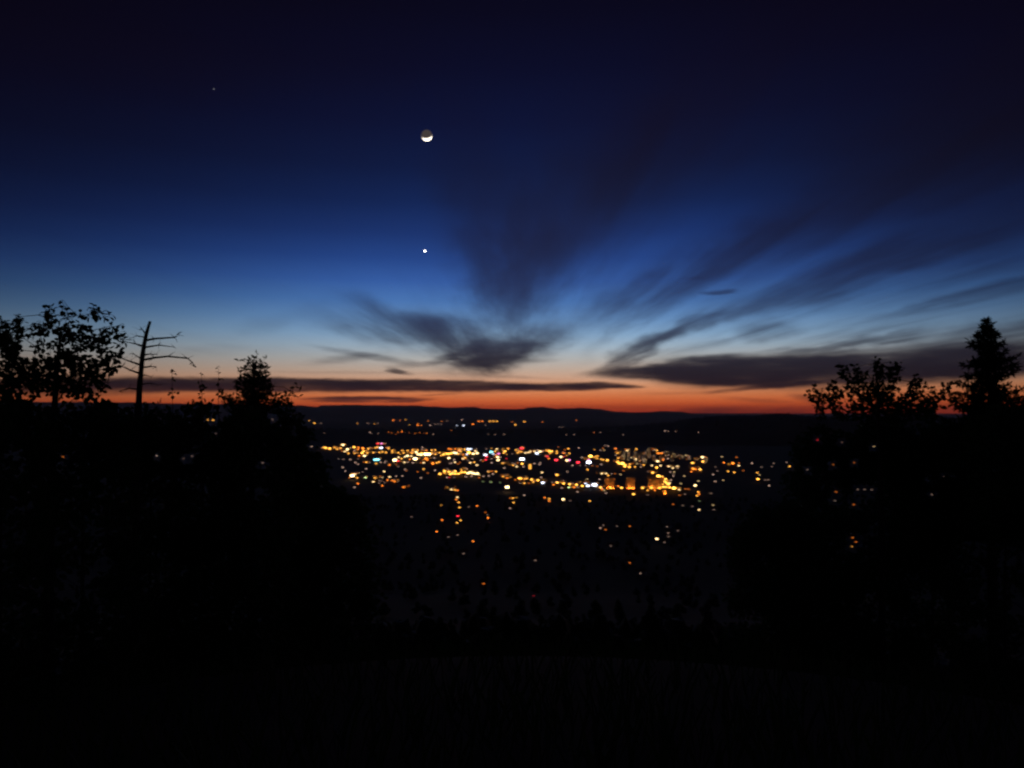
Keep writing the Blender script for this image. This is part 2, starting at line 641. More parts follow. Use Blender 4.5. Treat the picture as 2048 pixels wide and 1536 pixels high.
tile(640, 880, 10.24, """80 150 Y2;120 160 Y3;200 175 Y3;300 155 Y2;350 185 Y2;420 165 Y2;470 100 W3;560 190 W3;625 165 W1;510 235 W2;
700 145 Y3;790 150 O2;780 190 O2;880 170 O3;990 175 Y2;990 200 Y2;580 272 Y2;705 270 Y2;700 215 P1;890 230 Y3;860 265 Y3;970 265 Y2;
1090 258 Y2;1135 160 Y2;1175 145 Y2;1250 160 B3;1180 75 R2;1262 75 M2;1410 165 Y2;1400 190 Y1;1215 255 Y2;1275 240 Y2;1350 255 Y2;
1480 215 Y2;1480 250 Y2;1540 250 Y1;1605 260 Y2;1640 290 Y1;1690 215 Y2;1795 215 Y2;1895 212 Y2;2000 210 Y2;1715 265 Y2;1790 265 Y1;
1885 268 Y2;1970 250 W3;2010 295 W3;800 325 O2;910 325 W3;1790 325 W3;1740 345 W2;1870 330 W2;1610 355 W2;1670 380 Y2;1530 410 W4;
1600 430 R2;1840 395 O2;1950 385 W4;1155 402 C3;1345 430 P1;1330 460 P1;1150 480 Y2;725 460 P1;780 495 P1;950 455 Y2;900 450 O1;
620 400 P1;480 395 P0;380 385 P0;780 390 P0;1420 510 O2;1560 500 O1;1600 540 P0;1730 458 W2;1800 455 P1;1900 465 P1;1245 455 P1;
465 560 P1;515 635 P1;870 650 P0;795 675 W1;720 700 W2;660 730 W4;600 770 O1;760 775 Y2;930 770 G2;1125 780 Y2;775 890 O2;705 970 P1;
1090 857 W2;1280 768 W1;1425 755 W2;1310 645 W2;1560 742 P1;1685 735 P1;1385 820 O2;1480 830 O2;1530 848 O2;1275 935 O2;1710 965 O2;
1215 830 P0;1265 832 P0;1215 880 P0;1320 870 P0;945 590 P1;1745 605 P1;1770 630 O1;2000 650 O1""")
tile(840, 880, 10.24, """50 150 P1;30 270 Y3;110 290 W4;180 290 W4;20 300 W3;130 215 O2;240 210 Y2;310 205 Y2;310 290 Y2;240 265 Y2;400 260 Y2;
430 315 Y2;480 295 Y3;540 280 Y3;590 285 Y3;640 270 Y3;700 260 W3;740 270 W3;790 285 Y2;590 180 O2;640 190 O2;720 185 O2;800 185 Y2;
850 190 Y2;785 215 O2;840 235 Y2;915 190 Y2;915 210 Y1;990 190 B3;1045 185 B2;1150 180 P1;1140 225 W2;1000 260 Y4;960 295 B2;885 300 O2;
1090 280 W3;1170 270 W3;1310 275 P1;1340 305 B3;1355 180 P1;1465 175 Y1;1575 185 W2;1600 215 P1;1540 230 Y2;1460 245 C3;1420 270 W1;
1500 285 B2;1550 270 O1;1610 280 M2;1560 315 O2;1365 345 R2;1345 405 R2;1590 352 W3;1600 410 W3;1465 385 P1;1240 410 P1;1290 430 O1;
1700 175 Y1;1800 178 Y2;1740 230 Y3;1710 265 Y2;1775 290 Y1;1965 205 Y2;2035 235 Y2;2000 265 Y2;1895 280 P0;295 370 P1;590 370 W3;
920 355 Y2;880 385 W2;700 400 P1;1070 380 P1;985 410 P0;120 380 O3;150 410 O2;75 465 W2;20 465 O1;260 480 O3;340 470 Y2;390 450 Y2;
715 455 W2;820 460 O1;640 475 P1;600 480 P0;780 490 O1;1030 465 W2;1110 455 Y2;1165 512 W2;1470 465 P1;1690 475 Y2;1770 380 R1;1890 470 P0;
2000 470 O1;1910 515 Y2;1980 545 W2;1725 572 P1;70 595 Y2;310 620 P1;500 635 Y3;405 695 Y3;500 670 Y2;620 700 Y3;590 650 Y3;660 680 Y3;
720 640 Y3;720 690 Y3;790 690 Y3;850 610 Y2;850 660 Y3;920 660 Y3;980 680 W3;1030 660 W3;1080 680 W3;1130 690 W3;1180 690 W3;1215 715 W1;
160 675 O1;550 765 P1;600 765 R1;700 765 P0;940 750 P1;1055 740 P1;1210 770 O1;1300 740 P1;1400 648 Y2;1555 645 Y2;1495 695 P1;1410 735 P1;
1700 748 Y2;1850 758 Y1;1780 780 O2;2030 785 Y3;1950 815 O1;1785 965 W4;640 1015 W2;720 1025 Y2;770 1030 O2;765 1172 W2;745 1220 O2;
1845 1190 O1;1905 1190 Y2;1975 1180 Y1;20 775 P1;1450 860 G1;1640 870 G0;1290 850 G0""")  # greenish entries are lamplit tree crowns, built as glowing windows
tile(1040, 880, 10.24, """35 170 R3;30 240 Y2;105 262 W2;170 255 W2;210 235 W2;300 232 W2;345 272 B3;410 235 W3;360 205 P1;40 390 B4;45 485 Y3;
70 545 P1;545 220 Y2;600 228 Y3;650 232 Y3;750 232 Y2;615 270 Y2;755 270 Y2;895 265 O2;1010 272 Y2;990 178 Y2;920 200 O1;785 145 O1;
1200 160 P1;560 335 R2;590 380 O2;740 410 R3;840 345 W3;900 340 R1;955 320 Y1;1270 358 P1;960 418 W3;1010 410 M2;1190 458 R3;1410 455 B4;
1410 410 M2;295 483 P1;415 470 P1;400 498 P1;1445 330 Y4;1530 350 Y2;1580 330 Y2;1580 375 Y2;1660 395 Y2;1710 405 Y2;1790 415 Y3;1525 195 Y1;
1650 208 P1;1720 210 W1;1700 170 O1;1740 115 P1;1800 125 P1;1960 180 O2;2000 268 Y2;1960 310 P1;2005 370 Y2;2000 450 Y3;2030 480 Y3;1665 498 P1;
1480 530 O1;1580 540 O1;1380 605 Y2;970 650 P1;450 665 W2;430 765 P1;755 715 Y3;1075 520 P1;1355 525 P0;1230 525 P0;1375 797 W1;1625 805 P1;
1675 687 W2;1765 687 W2;1805 728 Y2;1945 688 O1;2030 705 P1;20 785 Y3;100 795 Y2;145 790 Y2;235 808 Y3;365 825 Y3;85 885 Y2;180 880 O1;
270 860 Y2;465 875 B3;490 840 Y1;530 840 Y1;680 915 O2;760 872 Y3;890 890 Y3;1015 905 Y3;1155 915 Y3;1275 940 Y3;1000 968 G2;1110 970 O2;
860 980 P1;1345 892 B2;1390 938 B3;1525 918 B4;1650 970 Y3;1675 1008 O2;1725 1032 W1;1760 1085 P1;1175 1060 P1;1855 975 Y3;2010 945 O2;
510 1180 O2;600 1205 Y2;885 1215 W3;85 1130 P1""")
tile(1240, 880, 10.24, """145 215 W2;305 258 B3;335 185 Y2;385 300 W2;485 258 Y2;600 185 Y2;580 235 R1;580 295 W3;620 300 Y2;600 340 O2;685 200 P1;
755 213 Y2;770 270 O2;810 272 O2;860 272 O2;1065 240 W1;1130 290 Y3;1150 325 O1;1045 305 P1;1215 315 P1;1290 318 P1;1345 315 W1;1400 365 P1;
1550 395 P1;1690 352 W3;1755 350 O1;1700 440 Y3;1765 410 O2;1485 470 Y3;1500 590 O3;1460 645 O2;1555 598 O2;1640 602 Y3;820 360 O2;870 365 O2;
885 405 O2;980 380 P1;510 345 W1;400 385 W2;400 350 W1;400 415 W1;325 395 W2;235 362 W1;175 385 P1;345 485 W1;485 510 Y2;655 520 W2;830 525 W2;
770 435 W3;1000 540 W2;1175 540 W2;1080 575 W2;750 563 Y3;200 497 Y2;50 480 Y4;110 510 Y3;100 540 Y3;190 550 Y3;310 550 Y2;430 550 P1;670 668 Y3;
1030 655 P1;1105 655 W1;1090 700 P0;1090 735 P1;1315 738 W1;790 740 Y4;865 755 Y3;935 800 Y3;805 822 Y2;920 850 Y3;960 880 Y3;990 910 Y3;
840 870 Y2;865 905 Y3;885 960 Y3;945 965 Y3;1015 885 W2;990 840 Y2;1020 970 Y3;1105 985 Y4;1210 1018 W2;1045 820 P1;1245 890 W1;1605 840 W1;
1540 930 W3;1600 1065 Y2;1575 1140 Y2;1615 1110 O2;1215 1130 O1;590 762 O1;650 865 O1;715 940 R1;640 980 Y3;460 980 Y3;805 980 Y3;710 1028 O2;
560 1035 Y2;35 978 Y3;230 850 Y3;215 910 O2;260 985 O3;275 1110 Y3;70 628 O1;10 705 W1;1340 1000 O1;1405 1005 O1;1910 705 P1;1950 848 P1;
1955 550 P0;1995 632 P0;1855 1090 P0;565 1122 P0;1330 1105 P0""")
tile(1320, 780, 4.8, """595 642 W1;735 645 O1;612 697 O2;660 712 Y1;700 703 O3;757 700 O1;757 725 W2;883 703 P1;655 780 Y2;712 790 Y2;800 773 O1;
605 865 W1;933 793 Y2;955 812 W1;940 855 Y3;1010 862 P0;1038 862 P0;1048 918 P1;1243 733 Y2;1215 695 P0;1092 703 P0;1072 735 P0;975 740 P0;
1414 765 P0;1663 715 O1;1862 697 O1;1515 478 R1;1748 500 P0;1690 978 O1;1680 1062 P0;1860 1100 O1;1848 1418 O1;1882 1458 O1;1842 1503 Y1;
378 1065 G0;375 1150 W2;510 1105 W1;517 1150 P0;127 1098 O1;220 1108 P0;310 1118 P0;490 992 P0;370 408 P1""")
tile(960, 780, 4.8, """325 1080 Y2;290 1135 P1;50 1175 O1;78 1225 O2;72 1200 P0;1055 1065 Y2;665 1065 O2;865 1062 P0;1155 1325 P1;1205 1340 O1;
1185 1300 P0;1437 1308 O1;1315 1307 P0;1698 1430 W3;1795 1313 P0;1805 1375 P1;1810 1405 P0;1900 1350 P0;1770 1462 P0;1255 1497 P0;
310 305 O1;338 333 Y2;425 305 Y2;600 307 O1;925 290 O1;765 357 P0;795 357 P0;830 430 P0;905 430 P0;1095 408 O1;1155 408 P0;1375 430 P0;
1775 392 P1;1805 394 P1;1880 397 P0;80 425 P0;150 428 P0;230 425 P0;1436 1660 O1;1540 1760 P0""")
tile(600, 780, 4.8, """1355 1105 Y1;1532 1127 Y2;1525 1078 Y2;1620 1122 P0;1700 1112 O2;1780 1175 O1;1805 1228 O2;1515 1210 R2;1543 1250 Y2;
1505 1275 Y2;1363 1248 O2;1312 1358 O2;1425 1412 P0;1512 1393 P0;1663 1452 O2;1070 1217 P0;
80 255 O1;100 255 O1;120 256 O1;88 295 Y1;138 318 Y2;200 318 P0;552 320 Y1;655 320 P0;715 325 Y1;745 320 P0;895 290 O2;960 292 O1;1015 285 Y1;
1230 297 O1;1360 300 O1;1410 298 P0;1555 285 P1;1050 335 Y1;1130 322 O1;1130 338 O2;1165 340 O1;1250 338 P1;1295 328 P0;1325 328 P0;1355 328 P0;
1505 340 B1;1570 340 B2;1660 328 O2;1715 300 O2;1750 300 O2;1780 335 P0;1820 300 Y2;1855 300 Y2;1890 300 Y2;670 405 P1;685 420 P0;750 418 P0;
850 405 O1;880 412 O1;940 405 O1;980 398 O2;920 423 O1;1045 410 O1;1105 415 O1;1150 410 O1;1182 413 O1;1215 415 O1;1280 425 P0;1455 388 O1;
1800 425 P0;1870 428 P0;235 415 P0;112 543 P1;1570 1570 P0;1762 1858 O1;2242 1978 R0;2260 1637 P0""")
tile(0, 560, 3.103, "1290 868 Y2;1322 869 Y2;1690 865 P0;390 1097 O1;972 1090 P1;1138 1107 P0;1193 1092 P0;1630 1135 P0;1340 952 P0;1815 942 P0;1935 1033 P0")
tile(1580, 600, 3.84, "645 1124 W1;1255 1300 W1;1173 1358 P1;1077 1373 P1;1300 1360 O0;1355 1310 P0;573 1455 P0;628 1457 P0;520 1455 P0;1090 1495 P0")


def covers_light(x0, x1, y0, y1):
    return any(x0 - 2 < l[0] < x1 + 2 and y0 - 1 < l[1] < y1 - 3 for l in LIGHTS)


DARK_GLASS = material('dark_glass', (.02, .022, .025), .15)
# ---- prototypes shared by all copies (unit size; scaled per distance)
POLE = MB().tube([(0, 0, 0), (0, 0, .5), (0, 0, 1)], [.012, .009, .007], 6).data('pole', M['metal'])
ARM = MB().tube([(0, 0, 0), (0, -.35, .5), (0, -1, .7)], [.10, .08, .06], 5).data('arm', M['metal'])
CROSSBAR = MB().box(-1, 1, -.15, .15, -.15, .15).data('crossbar', M['metal'])
_heads = {}


def head_mesh(c, s):
    if (c, s) not in _heads:
        _heads[c, s] = MB().spheroid((0, 0, 0), 1, .8, .62, 10, 6).data('lamp_head', gmat(c, s), True)
    return _heads[c, s]


_panels = {}


def panel_mesh(c, s):
    if (c, s) not in _panels:
        _panels[c, s] = MB().box(-1, 1, -.12, .12, -.5, .5).data('sign_panel', gmat(c, s))
    return _panels[c, s]


_panes = {}


def pane_mesh(c, s):
    if (c, s) not in _panes:
        b = MB()
        b.v = [(-.5, 0, 0), (.5, 0, 0), (.5, 0, 1), (-.5, 0, 1), (-.5, .06, 0), (.5, .06, 0), (.5, .06, 1), (-.5, .06, 1)]
        b.f = [(0, 1, 2, 3), (4, 7, 6, 5), (0, 4, 5, 1), (1, 5, 6, 2), (2, 6, 7, 3), (3, 7, 4, 0)]
        _panes[c, s] = b.data('window', gmat(c, s))
    return _panes[c, s]


def where(px, py):
    if py < 858:
        return 'on the far plain'
    if py < 884:
        return 'on the wooded hills'
    if px < 610:
        return 'among bushes near the dead trunk'
    if px > 1530:
        return 'in the valley below the spruce'
    if py > 993:
        return 'on the slope below town'
    if px > 1430:
        return 'in the town outskirts'
    if px > 1165 and py > 905 and -16 < (py - 905) - (px - 1175) * .45 < 20:
        return 'along the diagonal avenue'
    if py > 952 and px > 1000:
        return 'along the near road'
    if 880 < px < 965 and 935 < py < 952:
        return 'in the crowded car park'
    if py < 912:
        return 'in the far town quarter'
    if py < 935:
        return 'in mid town'
    return 'in the near town quarter'


BRIGHT = ['faint', 'dim', 'bright', 'strong', 'dazzling']
PXW = [(.85, .75), (1.1, .9), (1.7, 1.2), (2.4, 1.6), (3.5, 2.2)]      # lamp width, height in picture pixels (1024 wide)


def face_cam(p):
    return math.atan2(-p.x, p.y)          # local -Y looks at the camera


def street_lamp(px, py, c, s):
    h = 9.0 if py > 990 else 11.0
    base = stand(px, py, h)
    w, hh = [k * base.y / 768 for k in PXW[s]]
    loc = where(px, py)
    lab = '%s %s street lamp glowing %s' % (BRIGHT[s], HUE_WORD[c], loc)
    t = thing('street_lamp', base, face_cam(base) + R.uniform(-.5, .5), lab, 'street lamp', '%s %s lamps %s' % (BRIGHT[s], HUE_WORD[c], loc))
    p = link('pole', POLE, t)
    p.scale = (h, h, h)
    a = link('arm', ARM, t)
    a.location = (0, 0, h * .93)
    a.scale = (1, 1.2, 1)
    hd = link('lamp_head', head_mesh(c, s), t)
    hd.location = (0, -1.3, h)
    hd.scale = (w / 2, w / 2, max(.35, hh / 2 / .62))


def floodlight_mast(px, py, c, s):
    h = 12.0 if py > 990 else 15.0
    base = stand(px, py, h)
    w, hh = [k * base.y / 768 for k in PXW[s]]
    loc = where(px, py)
    t = thing('floodlight_mast', base, face_cam(base), '%s %s floodlights on a mast %s' % (BRIGHT[s], HUE_WORD[c], loc), 'floodlight',
              '%s %s floodlight masts %s' % (BRIGHT[s], HUE_WORD[c], loc))
    p = link('mast', POLE, t)
    p.scale = (h * 1.3, h * 1.3, h)
    b = link('crossbar', CROSSBAR, t)
    b.location = (0, 0, h)
    b.scale = (w * .4, 1, 1)
    for sx in (-1, 1):
        q = link('floodlight', head_mesh(c, s), t)
        q.location = (sx * w * .23, -.5, h)
        q.scale = (w * .28, w * .25, max(.35, hh / 2 / .62))


def lit_sign(px, py, c, s):
    h = 10.0
    base = stand(px, py, h)
    wide = 2.2 if (c, s) == ('C', 3) and px < 800 else 1.15
    w = PXW[s][0] * wide * base.y / 768
    hh = PXW[s][1] * .9 * base.y / 768
    loc = where(px, py)
    t = thing('illuminated_sign', base, face_cam(base), '%s %s illuminated sign on two posts %s' % (BRIGHT[s], HUE_WORD[c], loc), 'sign',
              '%s %s signs %s' % (BRIGHT[s], HUE_WORD[c], loc))
    for sx in (-1, 1):
        p = link('post', POLE, t)
        p.scale = (h, h, h)
        p.location = (sx * w * .3, .3, 0)
    q = link('sign_panel', panel_mesh(c, s), t)
    q.location = (0, 0, h)
    q.scale = (w / 2, 1, hh)


HOUSE_WALL, HOUSE_ROOF = [], []
for (w, d, h, rh) in ((11, 9, 5.2, 3.2), (9, 8, 3.4, 3.6), (14, 9, 5.6, 3.0)):
    HOUSE_WALL.append(MB().box(-w / 2, w / 2, 0, d, -1.5, h).data('wall', M['plaster']))
    b = MB()
    o_, e_ = .5, .45
    for y0, y1, zz in ((-o_, d + o_, 0.0),):
        b.v = [(-w / 2 - e_, y0, h + .004), (w / 2 + e_, y0, h + .004), (w / 2 + e_, y1, h + .004), (-w / 2 - e_, y1, h + .004),
               (-w / 2 - e_, d / 2, h + rh), (w / 2 + e_, d / 2, h + rh)]
        b.f = [(0, 1, 5, 4), (2, 3, 4, 5), (0, 4, 3), (1, 2, 5), (0, 3, 2, 1)]
    b.box(w * .2, w * .2 + .7, d * .6, d * .6 + .7, h + rh * .4, h + rh + .7)
    HOUSE_ROOF.append(b.data('roof', M['tile']))
HOUSE_DIM = ((11, 9, 5.2, 3.2), (9, 8, 3.4, 3.6), (14, 9, 5.6, 3.0))


def house(px, py, c, s):
    k = R.randrange(3)
    w, d, h, rh = HOUSE_DIM[k]
    wz = h * .45
    base = stand(px, py, wz + .7)
    loc = where(px, py)
    rz = face_cam(base) + R.uniform(-.25, .25)
    t = thing('house', base, rz, 'dark house with a %s %s lit window %s' % (BRIGHT[s], HUE_WORD[c], loc), 'house',
              'houses with a %s %s window %s' % (BRIGHT[s], HUE_WORD[c], loc))
    link('wall', HOUSE_WALL[k], t)
    link('roof', HOUSE_ROOF[k], t)
    ww = max(1.5, PXW[s][0] * base.y / 768)
    hh = max(1.3, PXW[s][1] * base.y / 768 * .9)
    ww, hh = min(ww, w - 1), min(hh, h * .8)
    q = link('window', pane_mesh(c, s), t)
    q.location = (0, -.05, max(.3, wz - hh / 2 + .7))
    q.scale = (ww, 1, hh)
    for sx in (-1, 1):
        if ww < w * .5:
            g = link('shutter', SHUTTER, t)
            g.location = (sx * (ww / 2 + .35), -.06, max(.3, wz - hh / 2 + .7))
            g.scale = (1, 1, hh)


SHUTTER = MB().box(-.3, .3, -.03, .05, 0, 1).data('shutter', M['dark'])

for (px, py, c, s) in LIGHTS:
    if c in 'RCM' or (c == 'B' and s >= 3):
        lit_sign(px, py, c, s)
    elif s <= 1 and py >= 858:
        house(px, py, c, s)
    elif c in 'WBG':
        floodlight_mast(px, py, c, s)
    else:
        street_lamp(px, py, c, s)

# ------------------------------------------------------------------ roads of the town
pm = MB()                            # paved and built-up ground of the town, a sheet just over the fields
pr, pa = [2330 * (5680 / 2330) ** (i / 40) for i in range(41)], [math.radians(-14.2 + i * .5) for i in range(60)]
for r in pr:
    for a in pa:
        rr = r * (1 + .03 * noise.noise(Vector((a * 30, r / 500, 7))))
        x, y = rr * math.sin(a), rr * math.cos(a)
        pm.v.append((x, y, surface(x, y) + .15))
pm.f = [(i * 60 + k, i * 60 + k + 1, (i + 1) * 60 + k + 1, (i + 1) * 60 + k) for i in range(40) for k in range(59)]
tag(pm.build('pavement', material('town_paving', (.085, .058, .038), .9, .45, .02)), 'paved streets and yards of the town', 'pavement', kind='structure')


def road(label, pts, width):
    c = []
    for (a, b) in zip(pts, pts[1:]):
        pa, pb = hit(*a), hit(*b)
        n = max(2, int((pb - pa).length / 25))
        c += [pa.lerp(pb, i / n) for i in range(n)]
    c.append(hit(*pts[-1]))
    m = MB()
    for i, p in enumerate(c):
        t = (c[min(i + 1, len(c) - 1)] - c[max(i - 1, 0)]).normalized()
        s = Vector((t.y, -t.x, 0)).normalized() * width / 2
        for q in (p - s, p + s):
            m.v.append((q.x, q.y, surface(q.x, q.y) + .35))
    m.f = [(2 * i, 2 * i + 1, 2 * i + 3, 2 * i + 2) for i in range(len(c) - 1)]
    tag(m.build('road', M['asphalt']), label, 'road', kind='structure')


road('lamp-lit avenue running diagonally through the town', [(1176, 914), (1215, 924), (1250, 931), (1262, 937), (1306, 950), (1330, 968), (1350, 983)], 16)
road('lamp-lit road along the near edge of the town', [(1000, 955), (1045, 962), (1080, 966), (1120, 970), (1165, 978), (1225, 980), (1290, 981), (1400, 985)], 14)

# ------------------------------------------------------------------ buildings of the town
def block(name, px, top, bottom, wpx, label, cat, group, mat, lit, colours, depth=14.0, storey=3.0, level=(0, 1), turn=.2, unlit=False):
    base = hit(px, bottom)
    k = base.y / F
    w = wpx * k
    h = max(6.0, (bottom - top) * k)
    t = thing(name, base, face_cam(base) + turn, label, cat, group)
    MB().box(-w / 2, w / 2, 0, depth, -2, h).build('wall', mat, t)
    MB().box(-w / 2 - .4, w / 2 + .4, -.4, depth + .4, h + .004, h + .9).build('roof', M['dark'], t)
    nf, nc = max(1, int(h / storey)), max(2, int(w / 4.0))
    ww, hh = max(1.8, .5 * base.y / 768), max(1.5, .42 * base.y / 768)
    ww, hh = min(ww, w / nc * .9), min(hh, storey * .85)
    for f in range(nf):
        for c in range(nc):
            if R.random() < lit:
                q = link('window', pane_mesh(R.choice(colours), R.choice(level)), t)
                q.location = (-w / 2 + w * (c + .5) / nc, -.05, f * storey + .9)
                q.scale = (ww, 1, hh)
            elif unlit:
                q = link('window', DARK_PANE, t)
                q.location = (-w / 2 + w * (c + .5) / nc, -.05, f * storey + .9)
                q.scale = (1.9, 1, 1.5)
    return t


DARK_PANE = MB().box(-.5, .5, 0, .06, 0, 1).data('window', DARK_GLASS)
TOWERS = [(60, 225, 425, 80), (180, 235, 425, 70), (310, 240, 455, 80), (400, 270, 450, 70), (500, 235, 475, 90), (600, 175, 385, 80), (700, 300, 440, 80),
          (860, 320, 450, 110), (960, 225, 335, 80), (1060, 235, 445, 80), (1150, 275, 355, 80), (1260, 305, 395, 90), (1400, 315, 410, 80),
          (1560, 360, 420, 110), (1740, 380, 470, 90)]
for (x, y0, y1, w) in TOWERS:
    block('apartment_tower', 1240 + x / 10.24, 880 + y0 / 10.24, 880 + y1 / 10.24, w / 10.24,
          'tall grey apartment tower with scattered lit windows beyond the diagonal avenue', 'apartment tower', 'towers beyond the avenue',
          M['panel'], .20, 'WPPYOW', level=(0, 0, 1, 1), turn=R.uniform(-.3, .3))
ADDED_LIGHT = glow_material('added_orange_light', (1, .24, .02), 900)
SLABS = [(1219.5, 956, 978, 20, 'broad apartment block lit orange by lamps, upper windows aglow'),
         (1261, 955, 978, 16, 'narrow apartment block with a white lamp halfway up its face'),
         (1311, 955, 978, 28, 'widest apartment block glowing orange where avenue and near road meet'),
         (1329.5, 981, 988.5, 6, 'small orange-lit block just below the road crossing')]
for (x, y0, y1, w, lab) in SLABS:
    block('apartment_block', x, y0, y1, w, lab, 'apartment block', 'orange-lit blocks by the near road', M['plaster'], .16, 'OYO', level=(1, 2), turn=R.uniform(-.1, .1), unlit=True)
for (x, y0, y1, w, lab) in SLABS:  # lights added before the blocks to turn their faces orange
    b0 = hit(x, y1)
    f0 = face_cam(b0)
    for sx in (-.28, .28):
        off = Matrix.Rotation(f0, 3, 'Z') @ Vector((sx * w * b0.y / F, -9.0, 0))
        g0 = b0 + off
        g0.z = surface(g0.x, g0.y)
        t = thing('added_facade_light', g0, f0, 'low orange light added to tint the facade of an apartment block by the near road', 'floodlight', 'added facade lights of the near blocks')
        MB().box(-.9, .9, -.5, -.1, 0, 1.5).build('housing', M['dark'], t)
        q = MB().box(-.8, .8, -.095, .0, .2, 1.4).build('lens', ADDED_LIGHT, t)

t = block('floodlit_tower', 1060, 927, 939, 8, 'slender floodlit tower in mid town, its amber glow put into panes', 'tower', None, M['plaster'], 0, 'Y')
for f in range(4):
    b0 = hit(1060, 939)
    q = link('window', pane_mesh('Y', 2), t)  # glowing pane stands in for floodlight on the face
    q.location = (0, -.05, 2 + f * 5.2)
    q.scale = (8.5, 1, 4.4)

blocks = 0  # lit windows here are added to stand in for glow between the lamps
cand = [l for l in LIGHTS if 886 < l[1] < 985 and 640 < l[0] < 1440 and l[3] >= 2]
R.shuffle(cand)
for (px, py, c, s) in cand:
    if blocks >= 150:
        break
    x, bottom = px + R.uniform(-6, 6), py + R.uniform(0.2, 1.2)
    k = hit(px, bottom).y / F
    w, h = R.uniform(16, 42) / k, R.uniform(6, 15) / k
    if covers_light(x - w / 2, x + w / 2, bottom - h, bottom - 1):
        continue
    blocks += 1
    block('town_building', x, bottom - h, bottom, w, 'low pale town building with lit windows added for glow %s' % where(px, py), 'building',
          'low buildings %s' % where(px, py), R.choice((M['plaster'], M['panel'])), .25, 'POOYY', level=(1, 1, 2), turn=R.uniform(-.4, .4))

# the radio mast on the hill
p = Vector((*at(1554.5, 826, 7900).xy, 0))
p.z = surface(p.x, p.y, RIDGE)
t = thing('radio_mast', p, 0, 'thin radio mast with a red beacon on the hill skyline', 'radio mast')
hm = -(816 - 822) / F * 7900 - p.z
m = MB()
for a in (0, 2.1, 4.2):
    m.tube([(2.4 * math.cos(a), 2.4 * math.sin(a), -2), (.5 * math.cos(a), .5 * math.sin(a), hm)], [.4, .2], 4)
for i in range(10):
    z0, z1 = hm * i / 10, hm * (i + 1) / 10
    a = 2.1 * (i % 3)
    r0, r1 = 2.4 - 1.9 * i / 10, 2.4 - 1.9 * (i + 1) / 10
    m.tube([(r0 * math.cos(a), r0 * math.sin(a), z0), (r1 * math.cos(a + 2.1), r1 * math.sin(a + 2.1), z1)], .15, 4)
m.build('lattice', M['metal'], t)
bc = link('beacon', MB().spheroid((0, 0, 0), 2.4, 2.4, 2.4).data('beacon', gmat('R', 1), True), t)
bc.location = (0, 0, hm)

# ------------------------------------------------------------------ woods
def far_tree(b, p, h, rnd):
    w = h * rnd.uniform(.28, .42)
    for j in range(3):
        c = (p.x + rnd.uniform(-w, w) * .4, p.y + rnd.uniform(-w, w) * .4, p.z + h * (.35 + .22 * j))
        b0 = len(b.v)
        b.spheroid(c, w * (1 - .22 * j), w * (1 - .22 * j), h * .25, 6, 4)
        for i in range(b0, len(b.v)):
            v = Vector(b.v[i])
            v += Vector(c) * 0 + (v - Vector(c)) * rnd.uniform(-.3, .3)
            b.v[i] = tuple(v)


wb = MB()
n = 0
while n < 1500:
    a = math.radians(R.uniform(-36, 36))
    r = R.choice((R.uniform(1900, 2280), R.uniform(450, 1900), R.uniform(700, 1900)))
    x, y = r * math.sin(a), r * math.cos(a)
    p = Vector((x, y, surface(x, y)))
    h = R.uniform(7, 14)
    n += 1
    q, q2 = project(p), project(p + Vector((0, 0, h)))
    hw = h * .45 / y * F
    if any(q[0] - hw - 3 < l[0] < q[0] + hw + 3 and q2[1] - 4 < l[1] < q[1] + 3 for l in LIGHTS):
        continue
    far_tree(wb, p, h, R)
sb = MB()
for i in range(5200):
    a = math.radians(R.uniform(-38, 38))
    r = 24 * (480 / 24) ** R.random()
    x, y = r * math.sin(a), r * math.cos(a)
    far_tree(sb, Vector((x, y, surface(x, y) - .3)), R.uniform(.7, 1.5) * (1 + r / 160), R)
tag(sb.build('shrubbery', M['wood']), 'dark low scrub covering the near slope', 'shrubbery', kind='stuff')
tag(wb.build('woodland', M['wood']), 'dark woodland covering the slope below the town', 'woodland', kind='stuff')
rb = MB()
for i in range(1600):
    a = math.radians(R.uniform(-36, 36))
    r = R.uniform(6900, 8050)
    x, y = r * math.sin(a), r * math.cos(a)
    h = RIDGE.ray_cast(Vector((x, y, 3000)), Vector((0, 0, -1)))
    if h[0] is not None:
        far_tree(rb, h[0], R.uniform(10, 20), R)
tag(rb.build('forest', M['wood']), 'unbroken dark forest on the hills behind the town', 'forest', kind='stuff')

# ------------------------------------------------------------------ trees and bushes beside the viewpoint
def rnd_dir(rnd):
    while True:
        v = Vector((rnd.uniform(-1, 1), rnd.uniform(-1, 1), rnd.uniform(-1, 1)))
        if .1 < v.length < 1:
            return v.normalized()


